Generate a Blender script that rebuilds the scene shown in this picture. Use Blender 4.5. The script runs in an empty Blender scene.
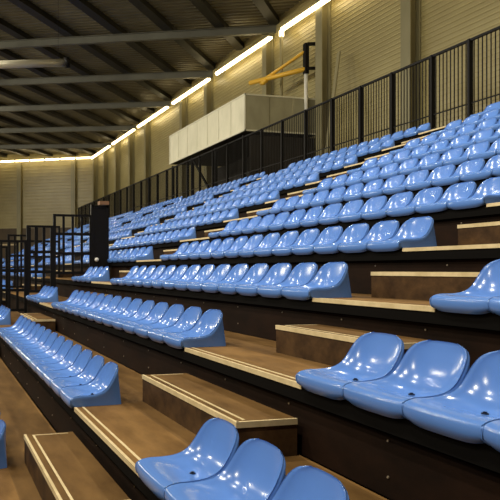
import bpy, math, random
from mathutils import Vector, Matrix
random.seed(7)
C = bpy.context.scene.collection
sc = bpy.context.scene

# ------------------------------------------------------------------ layout
# a = distance along the rows away from the viewer, b = distance up into the stand
D, H = .9, .3925
Z0 = 1.7875                       # eye height above the hall floor
B1, Z1 = .982, -1.003
PITCH = .464
NS = 14                           # seats in a block
def bk(k): return B1 + (k-1)*D
def zk(k): return Z0 + Z1 + (k-1)*H
def W(a, b, z): return Vector((-a, b, z))
PER, AW = 8.08, 1.6
ENDA = {0: 5.1, 1: 5.17, 2: 5.31, 3: 4.93, 4: 5.07, 5: 5.15}
RB = {0: 3.5, 1: 3.40, 2: 3.45, 3: 3.53}
NROW = 12
AEND = 57.2                       # far end of the stand
BW = 15.0                         # back wall
AF = 69.4                         # far wall
FB = 11.0                         # rear fence
def end_a(k, blk):                # near end of seat block number blk in row k
    return ENDA.get(k, 5.13) + PER*blk

# ------------------------------------------------------------------ materials
def mat(name, col, rough=.5, metal=0., spec=.5):
    m = bpy.data.materials.new(name); m.use_nodes = True
    p = m.node_tree.nodes['Principled BSDF']
    p.inputs['Base Color'].default_value = (*col, 1)
    p.inputs['Roughness'].default_value = rough
    p.inputs['Metallic'].default_value = metal
    p.inputs['Specular IOR Level'].default_value = spec
    return m
def mottle(name, c1, c2, scale=(3, 3, 3), rough=.6, detail=6, bump=0., spec=.4, lo=.35, hi=.65):
    m = mat(name, c1, rough, 0, spec); nt = m.node_tree; N = nt.nodes; L = nt.links
    p = N['Principled BSDF']
    tc = N.new('ShaderNodeTexCoord'); mp = N.new('ShaderNodeMapping'); mp.inputs['Scale'].default_value = scale
    nz = N.new('ShaderNodeTexNoise'); nz.inputs['Scale'].default_value = 1; nz.inputs['Detail'].default_value = detail
    nz.inputs['Roughness'].default_value = .65
    cr = N.new('ShaderNodeValToRGB')
    cr.color_ramp.elements[0].position = lo; cr.color_ramp.elements[0].color = (*c1, 1)
    cr.color_ramp.elements[1].position = hi; cr.color_ramp.elements[1].color = (*c2, 1)
    L.new(tc.outputs['Object'], mp.inputs['Vector']); L.new(mp.outputs['Vector'], nz.inputs['Vector'])
    L.new(nz.outputs['Fac'], cr.inputs['Fac']); L.new(cr.outputs['Color'], p.inputs['Base Color'])
    if bump:
        b = N.new('ShaderNodeBump'); b.inputs['Strength'].default_value = bump; b.inputs['Distance'].default_value = .02
        L.new(nz.outputs['Fac'], b.inputs['Height']); L.new(b.outputs['Normal'], p.inputs['Normal'])
    return m
def emit(name, col, s):
    m = bpy.data.materials.new(name); m.use_nodes = True; nt = m.node_tree
    nt.nodes.clear(); e = nt.nodes.new('ShaderNodeEmission'); o = nt.nodes.new('ShaderNodeOutputMaterial')
    e.inputs['Color'].default_value = (*col, 1); e.inputs['Strength'].default_value = s
    nt.links.new(e.outputs[0], o.inputs[0]); return m

M_SEAT = mottle('seat_plastic', (.098, .218, .57), (.112, .242, .61), (2, 2, 2), .19, 2, 0, .5)
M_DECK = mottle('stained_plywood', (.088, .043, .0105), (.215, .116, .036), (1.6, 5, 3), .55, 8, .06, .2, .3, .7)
def deck_bands(m, pitch, off, split, lo, hi):        # splits each step into two bands across its depth, the rear one darker
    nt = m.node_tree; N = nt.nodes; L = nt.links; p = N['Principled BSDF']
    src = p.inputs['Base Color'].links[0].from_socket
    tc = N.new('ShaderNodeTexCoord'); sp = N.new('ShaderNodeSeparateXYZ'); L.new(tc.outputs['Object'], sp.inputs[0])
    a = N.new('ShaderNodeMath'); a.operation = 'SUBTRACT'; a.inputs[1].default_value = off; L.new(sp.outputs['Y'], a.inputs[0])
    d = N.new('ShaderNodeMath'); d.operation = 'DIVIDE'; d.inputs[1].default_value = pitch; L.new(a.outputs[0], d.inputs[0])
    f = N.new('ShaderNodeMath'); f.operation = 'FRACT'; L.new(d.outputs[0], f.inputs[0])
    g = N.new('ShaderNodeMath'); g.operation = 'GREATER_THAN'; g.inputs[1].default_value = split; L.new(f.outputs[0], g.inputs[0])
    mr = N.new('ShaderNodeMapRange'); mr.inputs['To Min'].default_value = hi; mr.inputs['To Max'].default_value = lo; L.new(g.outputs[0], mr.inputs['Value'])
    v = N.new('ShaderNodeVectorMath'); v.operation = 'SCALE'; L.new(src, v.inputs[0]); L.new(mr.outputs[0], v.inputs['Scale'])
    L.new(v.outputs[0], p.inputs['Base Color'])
deck_bands(M_DECK, D, B1, .46, .84, 1.14)
M_RISER = mottle('dark_riser_board', (.008, .0038, .002), (.017, .0074, .0036), (2, 3, 5), .7, 5, 0, .08)
M_BOX = mottle('worn_step_board', (.026, .013, .0055), (.105, .055, .021), (5, 6, 7), .6, 8, 0, .15, .32, .72)
M_CREAM = mottle('cream_edging', (.55, .43, .23), (.72, .58, .34), (6, 6, 6), .45, 4)
M_BLACK = mat('black_painted_steel', (.007, .006, .0055), .5, 0, .15)
M_DARKGAP = mat('black_steel_channel', (.004, .0034, .003), .8, 0, .05)
M_BOLT = mat('bolt_steel', (.05, .055, .07), .35, .8)
M_SCREW = mat('screw_zinc', (.45, .38, .28), .4, .7)
M_WALL = mottle('khaki_cladding', (.275, .225, .095), (.335, .28, .122), (.3, .5, .6), .38, 3, 0, .5)
M_COL = mottle('olive_steel_column', (.21, .185, .095), (.27, .235, .125), (.5, .5, .3), .45, 3)
M_BROWN = mottle('dark_brown', (.06, .04, .02), (.09, .06, .03), (.5, .5, .5), .6, 3)
M_ROOF = mottle('roof_deck_sheet', (.115, .098, .052), (.17, .145, .076), (.5, .5, .5), .45, 3)
M_RAFT = mottle('grey_green_rafter', (.10, .096, .07), (.14, .135, .098), (.5, .5, .5), .5, 3)
M_PURL = mottle('dark_steel_purlin', (.010, .009, .007), (.018, .016, .012), (.5, .5, .5), .5, 3)
M_DUCT = mat('galvanised_duct', (.55, .50, .36), .4, .3)
M_FLOOR = mottle('brown_sports_floor', (.10, .058, .028), (.14, .08, .04), (.6, .6, .6), .5, 4)
M_PANEL = mottle('pale_balcony_board', (.70, .66, .47), (.80, .75, .55), (1.5, 1.5, .8), .5, 3)
M_MESHP = mottle('olive_side_board', (.30, .275, .17), (.37, .34, .215), (1.5, 1.5, .8), .6, 3)
M_FRAME = mat('pale_balcony_frame', (.74, .70, .52), .5)
M_DARKB = mottle('near_black_brown', (.018, .014, .009), (.03, .022, .014), (.8, .8, .8), .7, 3)
M_YEL = mat('yellow_painted_steel', (.80, .46, .04), .4)
M_WHITE = mat('white_painted_pipe', (.75, .73, .66), .4)
M_GREY = mat('grey_lamp_body', (.22, .21, .18), .5)
M_TUBE = emit('tube_glow', (1.0, .80, .42), 8.5)
M_ORANGE = mat('orange_brown_wood', (.20, .10, .045), .6)

# ------------------------------------------------------------------ mesh builder
class MB:
    def __init__(s): s.v = []; s.f = []; s.mi = []; s.cur = 0
    def quad(s, *p):
        n = len(s.v); s.v += [tuple(q) for q in p]; s.f.append(tuple(range(n, n+len(p)))); s.mi.append(s.cur)
    def box(s, a0, a1, b0, b1, z0, z1):          # in a, b, z
        x0, x1 = -max(a0, a1), -min(a0, a1)
        s.wbox(x0, x1, min(b0, b1), max(b0, b1), min(z0, z1), max(z0, z1))
    def wbox(s, x0, x1, y0, y1, z0, z1):
        n = len(s.v)
        s.v += [(x, y, z) for z in (z0, z1) for y in (y0, y1) for x in (x0, x1)]
        for q in ((0,2,3,1),(4,5,7,6),(0,1,5,4),(2,6,7,3),(0,4,6,2),(1,3,7,5)):
            s.f.append(tuple(n+i for i in q)); s.mi.append(s.cur)
    def beam(s, p, q, w, h, up=Vector((0,0,1))):  # rectangular bar between two world points
        p, q = Vector(p), Vector(q); d = (q-p).normalized(); r = d.cross(up).normalized(); u = r.cross(d)
        n = len(s.v)
        for c in (p, q):
            for i, j in ((-1,-1),(1,-1),(1,1),(-1,1)): s.v.append(tuple(c + r*i*w/2 + u*j*h/2))
        for qd in ((0,1,2,3),(4,7,6,5),(0,4,5,1),(1,5,6,2),(2,6,7,3),(3,7,4,0)):
            s.f.append(tuple(n+i for i in qd)); s.mi.append(s.cur)
    def ibeam(s, p, q, w, h, t=.03, up=Vector((0,0,1))):
        p, q = Vector(p), Vector(q); d = (q-p).normalized(); r = d.cross(up).normalized(); u = r.cross(d)
        s.beam(p+u*(h/2-t/2), q+u*(h/2-t/2), w, t, up); s.beam(p-u*(h/2-t/2), q-u*(h/2-t/2), w, t, up)
        s.beam(p, q, t, h-2*t, up)
    def tube(s, p, q, r, n=16, r2=None, caps=True):
        p, q = Vector(p), Vector(q); d = (q-p).normalized()
        up = Vector((0,0,1)) if abs(d.z) < .9 else Vector((0,1,0))
        x = d.cross(up).normalized(); y = x.cross(d); k = len(s.v); r2 = r if r2 is None else r2
        for c, rr in ((p, r), (q, r2)):
            for i in range(n):
                t = 2*math.pi*i/n; s.v.append(tuple(c + x*rr*math.cos(t) + y*rr*math.sin(t)))
        for i in range(n):
            j = (i+1) % n; s.f.append((k+i, k+n+i, k+n+j, k+j)); s.mi.append(s.cur)
        if caps:
            s.f.append(tuple(k+i for i in range(n))); s.f.append(tuple(k+n+i for i in reversed(range(n)))); s.mi += [s.cur]*2
    def mesh(s, name, mats, smooth=False):
        m = bpy.data.meshes.new(name); m.from_pydata(s.v, [], s.f)
        for mm in (mats if isinstance(mats, (list, tuple)) else [mats]): m.materials.append(mm)
        for p, i in zip(m.polygons, s.mi): p.material_index = i; p.use_smooth = smooth
        m.update(); return m
    def obj(s, name, mats, parent=None, smooth=False, bevel=0.):
        o = bpy.data.objects.new(name, s.mesh(name, mats, smooth)); C.objects.link(o)
        if parent is not None:
            o.parent = parent; o.matrix_parent_inverse = Matrix.Translation(-parent.location)
        if bevel:
            b = o.modifiers.new('bevel', 'BEVEL'); b.width = bevel; b.segments = 2; b.limit_method = 'ANGLE'
        return o
def tag(o, label=None, cat=None, group=None, kind=None):
    if label: o['label'] = label
    if cat: o['category'] = cat
    if group: o['group'] = group
    if kind: o['kind'] = kind
    return o
def thing(name, loc, label, cat, group=None):
    o = bpy.data.objects.new(name, None); C.objects.link(o); o.location = loc
    o.empty_display_size = .1
    return tag(o, label, cat, group)
ORD = ['first','second','third','fourth','fifth','sixth','seventh','eighth','ninth','tenth','eleventh','twelfth','thirteenth','fourteenth',
       'fifteenth','sixteenth','seventeenth','eighteenth','nineteenth','twentieth'] + ['twenty-'+q for q in
       ('first','second','third','fourth','fifth','sixth','seventh','eighth','ninth')] + ['thirtieth'] + ['thirty-'+q for q in
       ('first','second','third','fourth','fifth','sixth','seventh','eighth','ninth')]
ROWN = ['bottom row'] + [ORD[i]+' row up' for i in range(1, 11)] + ['topmost row']

# ------------------------------------------------------------------ seats
RIM = [(.206,-.010,-.006),(.219,-.029,.012),(.223,-.032,.044),(.222,-.020,.068),(.220,.030,.080),(.217,.090,.080),(.215,.150,.084),(.214,.198,.096),
       (.213,.238,.122),(.211,.268,.160),(.206,.293,.200),(.192,.316,.237),(.160,.335,.263),(.096,.350,.279)]
CEN = [(-.020,-.020),(-.037,.006),(-.040,.042),(-.026,.066),(.025,.073),(.090,.062),(.150,.050),(.208,.048),(.262,.062),(.300,.098),
       (.325,.146),(.341,.199),(.352,.243),(.359,.282)]
def catmull(pts, n):
    out = []; P = [Vector(p) for p in pts]; m = len(P)-1
    for i in range(n+1):
        t = i*m/n; k = min(int(t), m-1); u = t-k
        p0, p1, p2, p3 = P[max(k-1,0)], P[k], P[k+1], P[min(k+2,m)]
        out.append(.5*((2*p1)+(p2-p0)*u+(2*p0-5*p1+4*p2-p3)*u*u+(3*p1-p0-3*p2+p3)*u**3))
    return out
def seat_mesh(nt, nw, ring):
    rim = catmull(RIM, nt); cen = catmull([(0, y, z) for y, z in CEN], nt)
    v = []; f = []
    for i in range(nt+1):
        r, c = rim[i], cen[i]
        for j in range(nw+1):
            w = -1 + 2*j/nw; w = math.copysign(1-(1-abs(w))**1.5, w); e = abs(w)**(4. if i < nt*.25 else 2.6)
            sw = math.copysign(abs(w)**.85, w)
            bead = .006*max(0, 1-abs(abs(w)-.95)/.07)*min(1, max(0, (i/nt-.3)*5)); v.append((r.x*sw, c.y+(r.y-c.y)*e-bead*.6, c.z+(r.z-c.z)*e+bead*.8))
    idx = lambda i, j: i*(nw+1)+j
    for i in range(nt):
        for j in range(nw): f.append((idx(i,j), idx(i,j+1), idx(i+1,j+1), idx(i+1,j)))
    # outline of the moulding: up the left side, over the top, down the right side
    loop = [idx(i,0) for i in range(nt+1)] + [idx(nt,j) for j in range(1,nw+1)] + [idx(i,nw) for i in range(nt-1,-1,-1)]
    def foot(p):
        x, y, z = p
        if y > .25: t = min(1,(y-.25)/.09); y = y + (.360-y)*t
        return (x if abs(x) > .2 else math.copysign(min(.20, abs(x)+.015), x) if abs(x) > 1e-6 else 0, max(y, .004), .001)
    rings = [loop]
    for o, dz, blend in ring:                    # rolled rim, then the closed skirt down to the step
        new = []
        for q in loop:
            x, y, z = v[q]; fx, fy, fz = foot((x, y, z))
            nx = x*(1+o/.23) + (fx-x)*blend; ny = y + (o if y > .2 else -o*.3) + (fy-y)*blend
            nz = max(.001, z-dz*min(1, max(0, (z-.05)/.02)))*(1-blend)+.001*blend if z > 0 else z*(1-blend)+.001*blend
            new.append(len(v)); v.append((nx, ny, nz))
        rings.append(new)
    for r0, r1 in zip(rings, rings[1:]):
        for a, b in zip(range(len(loop)-1), range(1, len(loop))): f.append((r0[b], r0[a], r1[a], r1[b]))
    m = bpy.data.meshes.new('bucket_seat'); m.from_pydata(v, [], [q[::-1] for q in f]); m.materials.append(M_SEAT)
    for p in m.polygons: p.use_smooth = True
    m.update(); return m
ROLL = [(.006, .004, 0), (.009, .014, 0), (.006, .026, .04), (.004, .04, 1.)]
SEAT_HI = seat_mesh(30, 18, ROLL)
SEAT_MD = seat_mesh(18, 8, ROLL[:1]+ROLL[1:2]+ROLL[3:])
SEAT_LO = seat_mesh(12, 4, ROLL[1:2]+ROLL[3:])
bm_ = MB()
bm_.tube((0,.18,.044),(0,.18,.053),.014,14); bm_.tube((0,.18,.053),(0,.18,.058),.008,6)
BOLT = bm_.mesh('fixing_bolt', M_BOLT, False)
hk = MB(); hk.tube((.0,.20,.054),(.0,.20,.0605),.011,12)
PLUG = hk.mesh('drain_plug', M_DARKGAP)
sk = MB(); sk.tube((0,.004,0),(0,-.003,0),.006,8)
SCREW = sk.mesh('screw', M_SCREW)

TH = .2793; FPX = 720.; PX = 141.; HY = 269.76
def proj(a, b, z):
    X = -a*math.sin(TH)+b*math.cos(TH); Z = a*math.cos(TH)+b*math.sin(TH)
    return PX+FPX*X/Z, HY-FPX*(z-Z0)/Z, Z
seats = []
for k in range(NROW):
    spots = []
    if k in RB:
        for i in range(8): spots.append((RB[k]-.449*(i+.5), -1, i))
    for blk in range(7):
        for i in range(NS):
            a = end_a(k, blk)+PITCH*(i+.5)
            if a > AEND: continue
            if blk == 1 and k <= 3 and i > 3: continue      # the entrance gap behind the black railing
            spots.append((a, blk, i))
    for a, blk, i in spots:
        if a < .3: continue
        pts = [proj(a+da, bk(k)+db, zk(k)+dz) for da in (-.24,.24) for db, dz in ((-.02,0),(.33,.29))]
        us = [p[0] for p in pts]; vs = [p[1] for p in pts]
        if min(p[2] for p in pts) < .3: continue
        vis = max(us) > -14 and min(us) < 500 and max(vs) > 0 and min(vs) < 500
        seats.append((pts[0][2], k, a, blk, i, vis))
seats.sort(key=lambda t: t[0])
solo = [s for s in seats if s[5]][:300]
rest = [s for s in seats if s[5]][300:]
for n, (Z, k, a, blk, i, vis) in enumerate(solo):
    me = SEAT_HI if Z < 9 else SEAT_MD
    o = bpy.data.objects.new('stadium_seat', me); C.objects.link(o); o.location = W(a, bk(k)+(.05 if k == 0 else 0), zk(k))
    if blk == -1: where = 'first seat right of' if i == 0 else ORD[i]+' seat right of'; where += ' the near aisle'
    elif blk == 0: where = ORD[i]+' seat left of the near aisle'
    else: where = ORD[i]+' seat beyond the %s aisle' % ORD[blk]
    tag(o, 'glossy blue bucket seat, %s, %s' % (where, ROWN[k]), 'seat', 'blue bucket seats in the ' + ROWN[k])
    if Z < 7:
        for nm, mm in (('fixing_bolt', BOLT),):
            p = bpy.data.objects.new(nm, mm); C.objects.link(p); p.parent = o
v = []; f = []
lv = [tuple(x.co) for x in SEAT_LO.vertices]; lf = [tuple(p.vertices) for p in SEAT_LO.polygons]
for (Z, k, a, blk, i, vis) in rest:
    n = len(v); p = W(a, bk(k), zk(k)); v += [(x+p.x, y+p.y, z+p.z) for x, y, z in lv]; f += [tuple(n+q for q in t) for t in lf]
m = bpy.data.meshes.new('distant_seats'); m.from_pydata(v, [], f); m.materials.append(M_SEAT)
for p in m.polygons: p.use_smooth = True
o = bpy.data.objects.new('distant_seats', m); C.objects.link(o)
tag(o, 'mass of small blue seats in the blocks furthest along the stand', 'seats', None, 'stuff')

# ------------------------------------------------------------------ terraces
def aisles(k):
    out = []
    lo = RB.get(k, 3.52)
    out.append((lo, ENDA.get(k, 5.13)))
    for blk in range(1, 7): out.append((end_a(k, blk)-PER+NS*PITCH+.02, end_a(k, blk)))
    return out
A0 = -1.2
for k in range(NROW):
    b0, z = bk(k), zk(k)
    t = thing('terrace_platform', W(5, b0, z), 'long brown plywood terrace carrying the %s of blue seats' % ROWN[k], 'terrace', 'stepped terrace platforms')
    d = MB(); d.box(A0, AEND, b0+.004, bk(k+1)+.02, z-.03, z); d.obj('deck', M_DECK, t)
    zb = zk(k-1) if k else 0.
    r = MB(); r.box(A0, AEND, b0+.035, b0+.055, zb, z-.03); r.obj('riser', M_RISER, t)
    g = MB(); g.box(A0, AEND, b0, b0+.004, z-.10, z-.001); g.box(A0, AEND, b0, b0+.03, z-.10, z-.095); g.obj('edge_channel', M_DARKGAP, t)
    for a0, a1 in aisles(k):
        n = MB()
        n.box(a0, a1, b0-.006, b0, z-.026, z+.003); n.box(a0, a1, b0, b0+.012, z, z+.003)
        n.obj('nosing', M_CREAM, t)
        n = MB(); n.box(a0, a1-.0, b0+.052, b0+.068, z, z+.0025); n.obj('edge_stripe', M_CREAM, t)
    if 1 <= k <= 5:
        for q in range(14):
            for dz in (-.14, -.30):
                o = bpy.data.objects.new('screw', SCREW); C.objects.link(o); o.parent = t
                o.location = W(.90+q*.92-5, .033, dz)

# half-height steps in the aisles
for k in range(0, 11):
    for q, (a0, a1) in enumerate(aisles(k)):
        if q > 3: break
        al, ar = a1+.09, a0+.17
        if k == 2: al = 4.84
        if k == 3: al = 4.98
        if k == 4: al = 5.08
        if k in (2, 3, 4):  al += PER*q; ar = al-1.40
        b0, b1, zl, zh = bk(k+1)-.355, bk(k+1)-.002, zk(k), zk(k)+H/2
        if k == 0: al, ar = 5.25+PER*q, 3.6+PER*q
        if k == 1: al, ar = 5.28+PER*q, 3.50+PER*q
        al = max(al, ar+.5)
        lab = 'brown half-height step in the %s aisle, on the %s platform' % (['near','second','third','fourth','fifth'][q], ROWN[k])
        t = thing('aisle_step', W((al+ar)/2, b0, zl), lab, 'step', 'aisle steps')
        x = MB(); x.box(ar, al, b0, b1, zl, zh); x.obj('step_box', [M_BOX], t)
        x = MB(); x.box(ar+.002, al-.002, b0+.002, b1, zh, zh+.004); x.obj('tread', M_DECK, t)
        x = MB(); x.box(ar-.004, al+.002, b0-.005, b0+.012, zh-.024, zh+.006)
        x.box(ar-.005, ar+.012, b0, b1, zh-.026, zh+.006); x.obj('nosing', M_CREAM, t)
        x = MB(); x.box(ar+.04, al-.05, b0+.052, b0+.067, zh+.004, zh+.0065); x.box(al-.05, al-.035, b0+.052, b1-.04, zh+.004, zh+.0065)
        x.obj('edge_stripe', M_CREAM, t)

# ------------------------------------------------------------------ rear fence
ZF = zk(11)
posts = [11.4, 12.85, 14.06, 15.56, 16.94, 18.38, 19.92, 21.48]
while posts[-1] < AEND-1.5: posts.append(posts[-1]+1.53)
HT = Z0+4.93-ZF
for i in range(len(posts)-1):
    a0, a1 = posts[i], posts[i+1]
    t = thing('fence_panel', W(a0, FB, ZF), 'black barred steel fence panel behind the top row, %s from the right' % ORD[i], 'fence panel', 'panels of the rear fence')
    x = MB(); x.box(a0-.035, a0+.035, FB-.05, FB+.05, ZF, ZF+HT); x.obj('post', M_BLACK, t)
    x = MB(); x.box(a0, a1, FB-.03, FB+.03, ZF+HT-.05, ZF+HT); x.obj('top_rail', M_BLACK, t)
    x = MB(); x.box(a0, a1, FB-.02, FB+.02, ZF+.10, ZF+.14); x.box(a0, a1, FB-.012, FB+.012, ZF+.62, ZF+.645); x.obj('lower_rail', M_BLACK, t)
    n = int((a1-a0)/.115); x = MB()
    for j in range(1, n):
        a = a0+(a1-a0)*j/n; x.box(a-.009, a+.009, FB-.009, FB+.009, ZF+.1, ZF+HT-.05)
    x.obj('bars', M_BLACK, t)

# ------------------------------------------------------------------ shell
def struct(o): o['kind'] = 'structure'; return o
x = MB(); x.box(-4, AF+18, -9, BW+.3, -.1, 0); struct(x.obj('floor', M_FLOOR))
x = MB(); x.box(A0, AEND, bk(12)+.0, BW-.02, zk(11)-.2, zk(11)); struct(x.obj('floor_gallery', M_BROWN))
def ribbed(along, z0, z1, pitch=.16, depth=.014):
    """horizontal trapezoid ribs; along = (start, end, function(t, depth, z) -> point)"""
    s, e, fn = along; m = MB(); z = z0; prof = []
    while z < z1:
        prof += [(z, 0), (z+pitch*.62, 0), (z+pitch*.72, depth), (z+pitch*.90, depth)]; z += pitch
    prof.append((z, 0))
    for (za, da), (zb, db) in zip(prof, prof[1:]):
        m.quad(fn(s, da, za), fn(e, da, za), fn(e, db, zb), fn(s, db, zb))
    return m
RA = math.radians(-58); RD = (math.cos(RA), math.sin(RA))     # the roof frame and the far wall run askew to the stand
def skew(a, b, s): return a+RD[0]*s, b+RD[1]*s
def rz(b): return 10.80+Z0+.04*(15-b)      # underside of the rafters
SL = 28.2                                   # length along the skew direction
struct(ribbed((-4, AF+.1, lambda t, d, z: W(t, BW-d, z)), 0, rz(BW)+.9).obj('wall_back', M_WALL))
struct(ribbed((-.2, SL, lambda t, d, z: W(*skew(AF-d*1.18, BW, t), z)), 4.4+Z0-.2, rz(-9)+.9, .33).obj('wall_far', M_WALL))
x = MB(); x.beam(W(*skew(AF+.02, BW, 0), (4.2+Z0)/2), W(*skew(AF+.02, BW, SL), (4.2+Z0)/2), .12, 4.2+Z0); struct(x.obj('wall_far_lower', M_BROWN))  # far wall is darker brown along its lower part
x = MB(); x.beam(W(*skew(AF-.09, BW, 8), 2.55+Z0), W(*skew(AF-.09, BW, SL), 2.55+Z0), .08, .15); struct(x.obj('trim_1', M_CREAM))
# columns on the back wall and the far wall
cols = [19.95, 25.4, 30.3, 37.8, 42.0, 49.9, 54.3, 58.8, 63.1, 67.4]
for i, a in enumerate(cols):
    x = MB(); w = .50 if i < 2 else .42
    x.box(a-w/2, a+w/2, BW-.42, BW-.38, 0, rz(BW)-.02); x.box(a-w/2, a+w/2, BW-.06, BW-.026, 0, rz(BW)-.02); x.box(a-.03, a+.03, BW-.40, BW-.05, 0, rz(BW)-.02)
    struct(x.obj('trim_%d' % (i+2), M_COL))
for i, q in enumerate((2.1, 7.95, 14.)):
    x = MB(); p0 = W(*skew(AF-.22, BW, q-.22), rz(BW)/2); p1 = W(*skew(AF-.22, BW, q+.22), rz(BW)/2); x.beam(p0, p1, .34, rz(BW))
    struct(x.obj('trim_%d' % (i+20), M_COL))
# ceiling: ribbed deck above purlins above rafters
BL = -9.
x = MB(); a = -16.; step = .42
zc = lambda b: rz(b)+.36+.27
while a < AF:
    for (q0, h0), (q1, h1) in (((0,0),(.24,0)), ((.24,0),(.27,.06)), ((.27,.06),(.39,.06)), ((.39,.06),(.42,0))):
        e0, e1 = skew(a+q0, BW+.1, SL), skew(a+q1, BW+.1, SL)
        x.quad(W(a+q0, BW+.1, zc(BW)+h0), W(a+q1, BW+.1, zc(BW)+h1), W(*e1, zc(e1[1])+h1), W(*e0, zc(e0[1])+h0))
    a += step
struct(x.obj('ceiling', M_ROOF))
bays = [22.2, 29.9, 37.7, 45.3, 53.7, 61.9]
rl = ['nearest the viewer at the top of the view', 'second from the viewer, above the round duct', 'third from the viewer, just below the round duct',
      'fourth from the viewer', 'fifth from the viewer', 'last before the far wall']
for i, a in enumerate(bays):
    e = skew(a, BW-.02, SL)
    x = MB(); x.ibeam(W(a, BW-.02, rz(BW)+.18), W(*e, rz(e[1])+.18), .24, .36)
    o = x.obj('roof_rafter', M_RAFT); tag(o, 'long grey steel rafter, '+rl[i], 'beam', 'roof rafters')
ANG = math.radians(40)
PD = (math.cos(ANG), math.sin(ANG)); FN = (-RD[1], RD[0])
aw = 29.9-2*3.85
while aw < 118:
    def inside(t):
        a, b = aw+PD[0]*t, BW-.05+PD[1]*t
        return a > 10 and BL < b <= BW and (a-AF+.15)*FN[0]+(b-BW)*FN[1] < 0
    ts = [t*.1 for t in range(-400, 1) if inside(t*.1)]
    if ts and ts[-1]-ts[0] > 2:
        (a0, b0), (a1, b1) = [(aw+PD[0]*t, BW-.05+PD[1]*t) for t in (ts[0], ts[-1])]
        x = MB(); x.beam(W(a0, b0, rz(b0)+.36+.13), W(a1, b1, rz(b1)+.36+.13), .46, .26)
        o = x.obj('roof_purlin', M_PURL); tag(o, 'dark steel purlin crossing diagonally over the rafters under the roof', 'beam', 'diagonal roof purlins')
    aw += 3.85
# ------------------------------------------------------------------ light strips
def light_strip(p, q, n, label, group):
    p, q = Vector(p), Vector(q); t = thing('wall_light', (p+q)/2, label, 'light', group)
    x = MB(); x.beam(p+Vector((0,0,.07)), q+Vector((0,0,.07)), .16, .06); x.obj('housing', M_GREY, t)
    for j in range(n):
        s, e = p.lerp(q, (j+.02)/n), p.lerp(q, (j+.98)/n)
        x = MB(); x.tube(s, e, .10, 12); x.obj('tube', M_TUBE, t, True)
ln = ['nearest the viewer', 'second from the viewer', 'third from the viewer', 'fourth from the viewer', 'fifth from the viewer', 'last before the corner']
gaps = [21.6]+[q*.969 for q in bays[1:]]+[AF-.9]
zl = lambda a: Z0+10.42+.0075*(a-24)
for i in range(len(gaps)-1):
    light_strip(W(gaps[i]+.55, BW-.46, zl(gaps[i])), W(gaps[i+1]-.55, BW-.46, zl(gaps[i+1])), 4, 'glowing light strip at the top of the long wall, '+ln[i], 'light strips on the long wall')
light_strip(W(15.0, BW-.46, zl(15)), W(21.2, BW-.46, zl(21)), 4, 'glowing light strip cut off by the top edge of the view', 'light strips on the long wall')
for j in range(7):
    p0, p1 = W(*skew(AF-.6, BW-.3, .1+1.63*j), Z0+10.95), W(*skew(AF-.6, BW-.3, .1+1.63*(j+1)-.14), Z0+10.95)
    light_strip(p0, p1, 1, 'glowing light strip atop the far wall, %s from the corner' % ORD[j], 'light strips on the far wall')

# ------------------------------------------------------------------ balcony on the back wall
ba0, ba1, bb0 = 26.25, 35.7, 11.8
zb0, zb1 = Z0+5.50, Z0+6.98
t = thing('balcony', W(ba0, bb0, zk(11)), 'pale boarded balcony box projecting from the long wall behind the fence', 'balcony')
x = MB(); n = 7
for j in range(n):
    p0, p1 = ba0+.05+(ba1-ba0-.1)*j/n, ba0+.05+(ba1-ba0-.1)*(j+1)/n
    x.box(p0+.02, p1-.02, bb0, bb0+.03, zb0+.06, zb1-.06)
x.obj('front_panel', M_PANEL, t)
x = MB(); n = 3
for j in range(n):
    p0, p1 = bb0+.05+(BW-.1-bb0)*j/n, bb0+.05+(BW-.1-bb0)*(j+1)/n
    x.box(ba0, ba0+.03, p0+.02, p1-.02, zb0+.06, zb1-.06)
x.obj('side_panel', M_MESHP, t)
x = MB()
for z in (zb0, zb1-.06):
    x.box(ba0-.02, ba1, bb0-.02, bb0+.05, z, z+.06); x.box(ba0-.02, ba0+.05, bb0, BW-.03, z, z+.06)
for p in (ba0, ba1): x.box(p-.02, p+.04, bb0-.021, bb0+.04, zb0, zb1)
x.obj('frame', M_FRAME, t)
x = MB(); x.box(ba0+.03, ba1, bb0+.06, BW-.03, zb0, zb0+.06); x.obj('balcony_floor', M_DARKB, t)
x = MB(); x.box(ba0+.15, ba0+.21, bb0+.3, BW-.03, zk(11), zb0-.12); x.box(ba0+.2, ba1, BW-.6, BW-.54, zk(11), zb0-.12); x.obj('under_screen', M_DARKB, t)  # near-black sheets close off the space under the balcony
x = MB()
for p in (ba0+.3, ba0+3.3, ba0+6.3, ba1-.2):
    y = MB(); y.box(p-.06, p+.06, bb0+.05, bb0+.17, zk(11), zb0-.12); y.obj('support_post', M_BLACK, t)
x.beam(W(ba0+3.3, bb0+.1, zk(11)+.1), W(ba0+6.3, bb0+.1, zb0-.15), .08, .08); x.obj('brace', M_BLACK, t)

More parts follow.
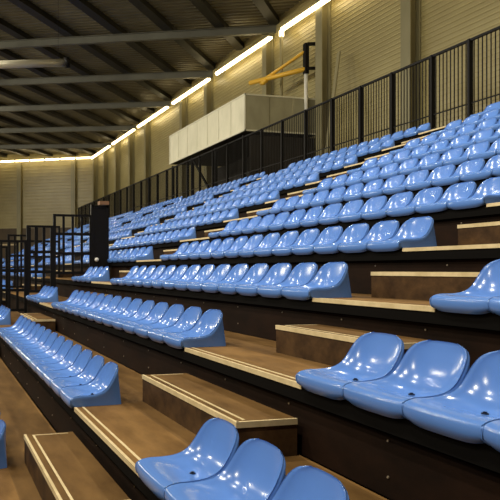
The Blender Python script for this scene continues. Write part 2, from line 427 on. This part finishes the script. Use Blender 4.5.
# ------------------------------------------------------------------ yellow bracket with its pole
def ub(u, v, b):
    tt = (u-PX)/FPX; c, s = math.cos(TH), math.sin(TH)
    a = b*(c-tt*s)/(tt*c+s); Z = a*c+b*s
    return W(a, b, Z0-(v-HY)*Z/FPX)
jb = 14.45
top, hub, bot = ub(306, 46, jb), ub(306, 69, jb), ub(306, 74, jb)
low = Vector((hub.x, hub.y, zk(11)))
t = thing('wall_bracket', low, 'yellow swing bracket arm on a slim post beside the balcony', 'bracket')
x = MB(); x.tube(Vector((hub.x, hub.y, zk(11))), bot, .075, 12); x.obj('lower_post', M_WHITE, t, True)
x = MB(); x.beam(bot, top+Vector((0,0,.1)), .22, .16, Vector((0,1,0))); x.obj('upper_post', M_BLACK, t)
x = MB(); x.beam(top+Vector((.1,0,.05)), Vector((top.x+.25, BW-.03, top.z+.05)), .12, .12); x.obj('wall_tie', M_BLACK, t); x = MB(); x.beam(hub+Vector((.1,0,0)), Vector((hub.x+.25, BW-.03, hub.z)), .12, .1); x.obj('wall_tie', M_BLACK, t)
tip = ub(250, 83, 12.2); cz = Vector((0, 0, Z0)); tip = cz+(tip-cz)*((hub.z-Z0)/(tip.z-Z0)); mid = hub.lerp(tip, .74)
x = MB(); x.tube(hub, tip, .10, 12); x.obj('arm', M_YEL, t, True)
x = MB(); x.tube(top-Vector((0,0,.2)), mid, .065, 12); x.obj('stay', M_YEL, t, True)
x = MB(); x.tube(mid+Vector((0,0,.08)), mid-Vector((0,0,.22)), .07, 10); x.tube(mid-Vector((.22,0,.1)), mid+Vector((.22,0,-.1)), .1, 10); x.obj('trolley', M_YEL, t, True)
# leaning plank and conduit
p, q = ub(339, 52, BW-.5), ub(333, 100, BW-.9)
dq = (q-p).normalized(); q = q + dq*((q.z-zk(11)-.02)/-dq.z if dq.z < 0 else 0)
x = MB(); x.beam(p, q, .20, .05, Vector((0,1,0))); tag(x.obj('leaning_plank', M_COL), 'slim pale plank leaning against the long wall behind the fence', 'plank')
p = ub(281.5, 31, BW-.6); q = ub(281.5, 46, BW-.6)
t = thing('wall_spotlight', p, 'small bright downlight where the strip breaks above the bracket', 'light')
x = MB(); x.tube(p, p+(q-p)*.35, .10, 12); x.obj('lamp_head', M_TUBE, t, True)
x = MB(); x.tube(p+(q-p)*.35, Vector((q.x, q.y, zk(11))), .07, 12); x.obj('pipe', M_COL, t, True)

# round duct under the roof
def ua(u, v, a):
    tt = (u-PX)/FPX; c, s = math.cos(TH), math.sin(TH)
    b = a*(tt*c+s)/(c-tt*s); Z = a*c+b*s
    return W(a, b, Z0-(v-HY)*Z/FPX)
p, q = ua(66, 62.6, 27.), ua(-30, 65.5, 27.)
t = thing('ceiling_duct', p, 'pale round duct with a dark end hanging under the roof', 'duct')
x = MB(); x.tube(p, q, .145, 24); x.obj('pipe', M_DUCT, t, True)
d = (q-p).normalized(); x = MB(); x.tube(p-d*.12, p+d*.06, .20, 24); x.obj('end_collar', M_BLACK, t, True)
x = MB()
for s in (.3, 2.6):
    c = p+d*s; x.tube(c, Vector((c.x, c.y, rz(c.y)+.45)), .006, 6)
x.obj('hanger', M_BLACK, t)

# ------------------------------------------------------------------ black railing round the entrance gap
prof = [(0, bk(0)+.1, bk(1)-.02, Z0+.30), (1, bk(1)+.03, bk(2)-.02, Z0+.63), (2, bk(2)+.03, bk(3)-.36, Z0+.95), (3, bk(3)-.30, bk(3)+.5, Z0+1.2)]
nm = ['lowest', 'second lowest', 'second highest', 'highest']
for AR, side in ((19.6, 'far'), (15.42, 'near')):
  for i, (k, b0, b1, zt) in enumerate(prof):
      zb_ = zk(k) if i < 3 else zk(2)
      t = thing('guard_railing', W(AR, b0, zb_), 'black barred railing on the %s side of the entrance gap, %s of four panels' % (side, nm[i]), 'railing', 'railing panels by the entrance gap')
      for p in (b0, b1):
          zz = zb_ if not (i == 3 and p == b1) else zk(3)
          x = MB(); x.box(AR-.03, AR+.03, p-.03, p+.03, zz, zt); x.obj('post', M_BLACK, t)
      x = MB(); x.box(AR-.025, AR+.025, b0, b1, zt-.05, zt)
      x.obj('top_rail', M_BLACK, t)
      zz = zk(k)+.12
      for z in (zz, zz+.42, zz+.84): x = MB(); x.box(AR-.015, AR+.015, b0, b1, z, z+.06); x.obj('cross_rail', M_BLACK, t)
      x = MB(); n = max(2, int((b1-b0)/.165))
      for j in range(1, n):
          p = b0+(b1-b0)*j/n; x.box(AR-.012, AR+.012, p-.026, p+.026, zk(k)+.12, zt-.05)
      x.obj('bars', M_BLACK, t)
t = thing('black_screen', W(AR, 3.4, zk(3)), 'tall solid black screen at the upper end of the entrance railing', 'screen')
x = MB(); x.box(AR-.04, AR+.04, 3.30, 3.655, zk(3), Z0+1.36); x.obj('panel', M_BLACK, t)
x = MB(); x.box(AR-.05, AR+.05, 3.28, 3.34, zk(3), Z0+1.42); x.box(AR-.05, AR+.05, 3.62, 3.675, zk(3), Z0+1.42); x.box(AR-.05, AR+.05, 3.3, 3.66, Z0+1.36, Z0+1.40); x.obj('frame', M_BLACK, t)
x = MB(); c = W(AR-.05, 3.40, Z0+.22); x.tube(c, c+Vector((.03,0,0)), .045, 16); tag(x.obj('lamp', M_WHITE, t, True), 'round white lamp')
x = MB(); x.box(AR-.1, AR+.1, 3.46, 3.67, Z0+1.42, Z0+1.50); x.obj('timber_block', M_ORANGE); tag(bpy.data.objects['timber_block'], 'small orange brown block on top of the black screen', 'block')

# ------------------------------------------------------------------ lamps out over the playing floor, then added fill points
def area(loc, target, power, size, col):
    l = bpy.data.lights.new('hall_lamp', 'AREA'); l.shape = 'DISK'; l.size = size; l.energy = power; l.color = col
    l.spread = math.radians(130)
    o = bpy.data.objects.new('hall_lamp', l); C.objects.link(o); o.location = loc
    o.rotation_euler = (Vector(target)-Vector(loc)).to_track_quat('-Z', 'Y').to_euler(); return o
for a in (1, 9, 18, 28, 38, 49, 60):
    for b in (-2.5, -7.):
        area(W(a, b, rz(b)-.8), W(a+1, 6, 3.), 300, .45, (1, .94, .80))
for a in (-2.5, 4, 11):
    area(W(a, 7.5, rz(7.5)-.4), W(a, 5, 2.), 150, .7, (1, .93, .78))
for a in (4, 14, 25, 37, 50, 62):  # unseen point fills added to brighten the ceiling and far wall
    l = bpy.data.lights.new('fill_point', 'POINT'); l.energy = 430 if a < 45 else 800; l.shadow_soft_size = .25; l.color = (1, .90, .66)
    o = bpy.data.objects.new('fill_point', l); C.objects.link(o); o.location = W(a, -5.5, 6.5)
w = bpy.data.worlds.new('hall_air'); sc.world = w; w.use_nodes = True
w.node_tree.nodes['Background'].inputs[0].default_value = (1, .85, .6, 1)
w.node_tree.nodes['Background'].inputs[1].default_value = .02

# ------------------------------------------------------------------ camera
cd = bpy.data.cameras.new('camera'); cam = bpy.data.objects.new('camera', cd); C.objects.link(cam)
cam.location = (0, 0, Z0); cam.rotation_euler = (math.pi/2, 0, math.pi/2-TH)
cd.sensor_width = 36; cd.lens = FPX/500*36; cd.shift_x = (250-PX)/500; cd.shift_y = (HY-250)/500
cd.clip_start = .05; cd.clip_end = 300
sc.camera = cam
vs_ = sc.view_settings; vs_.view_transform = 'Standard'; vs_.look = 'None'; vs_.gamma = 1; vs_.exposure = .27; vs_.use_curve_mapping = False
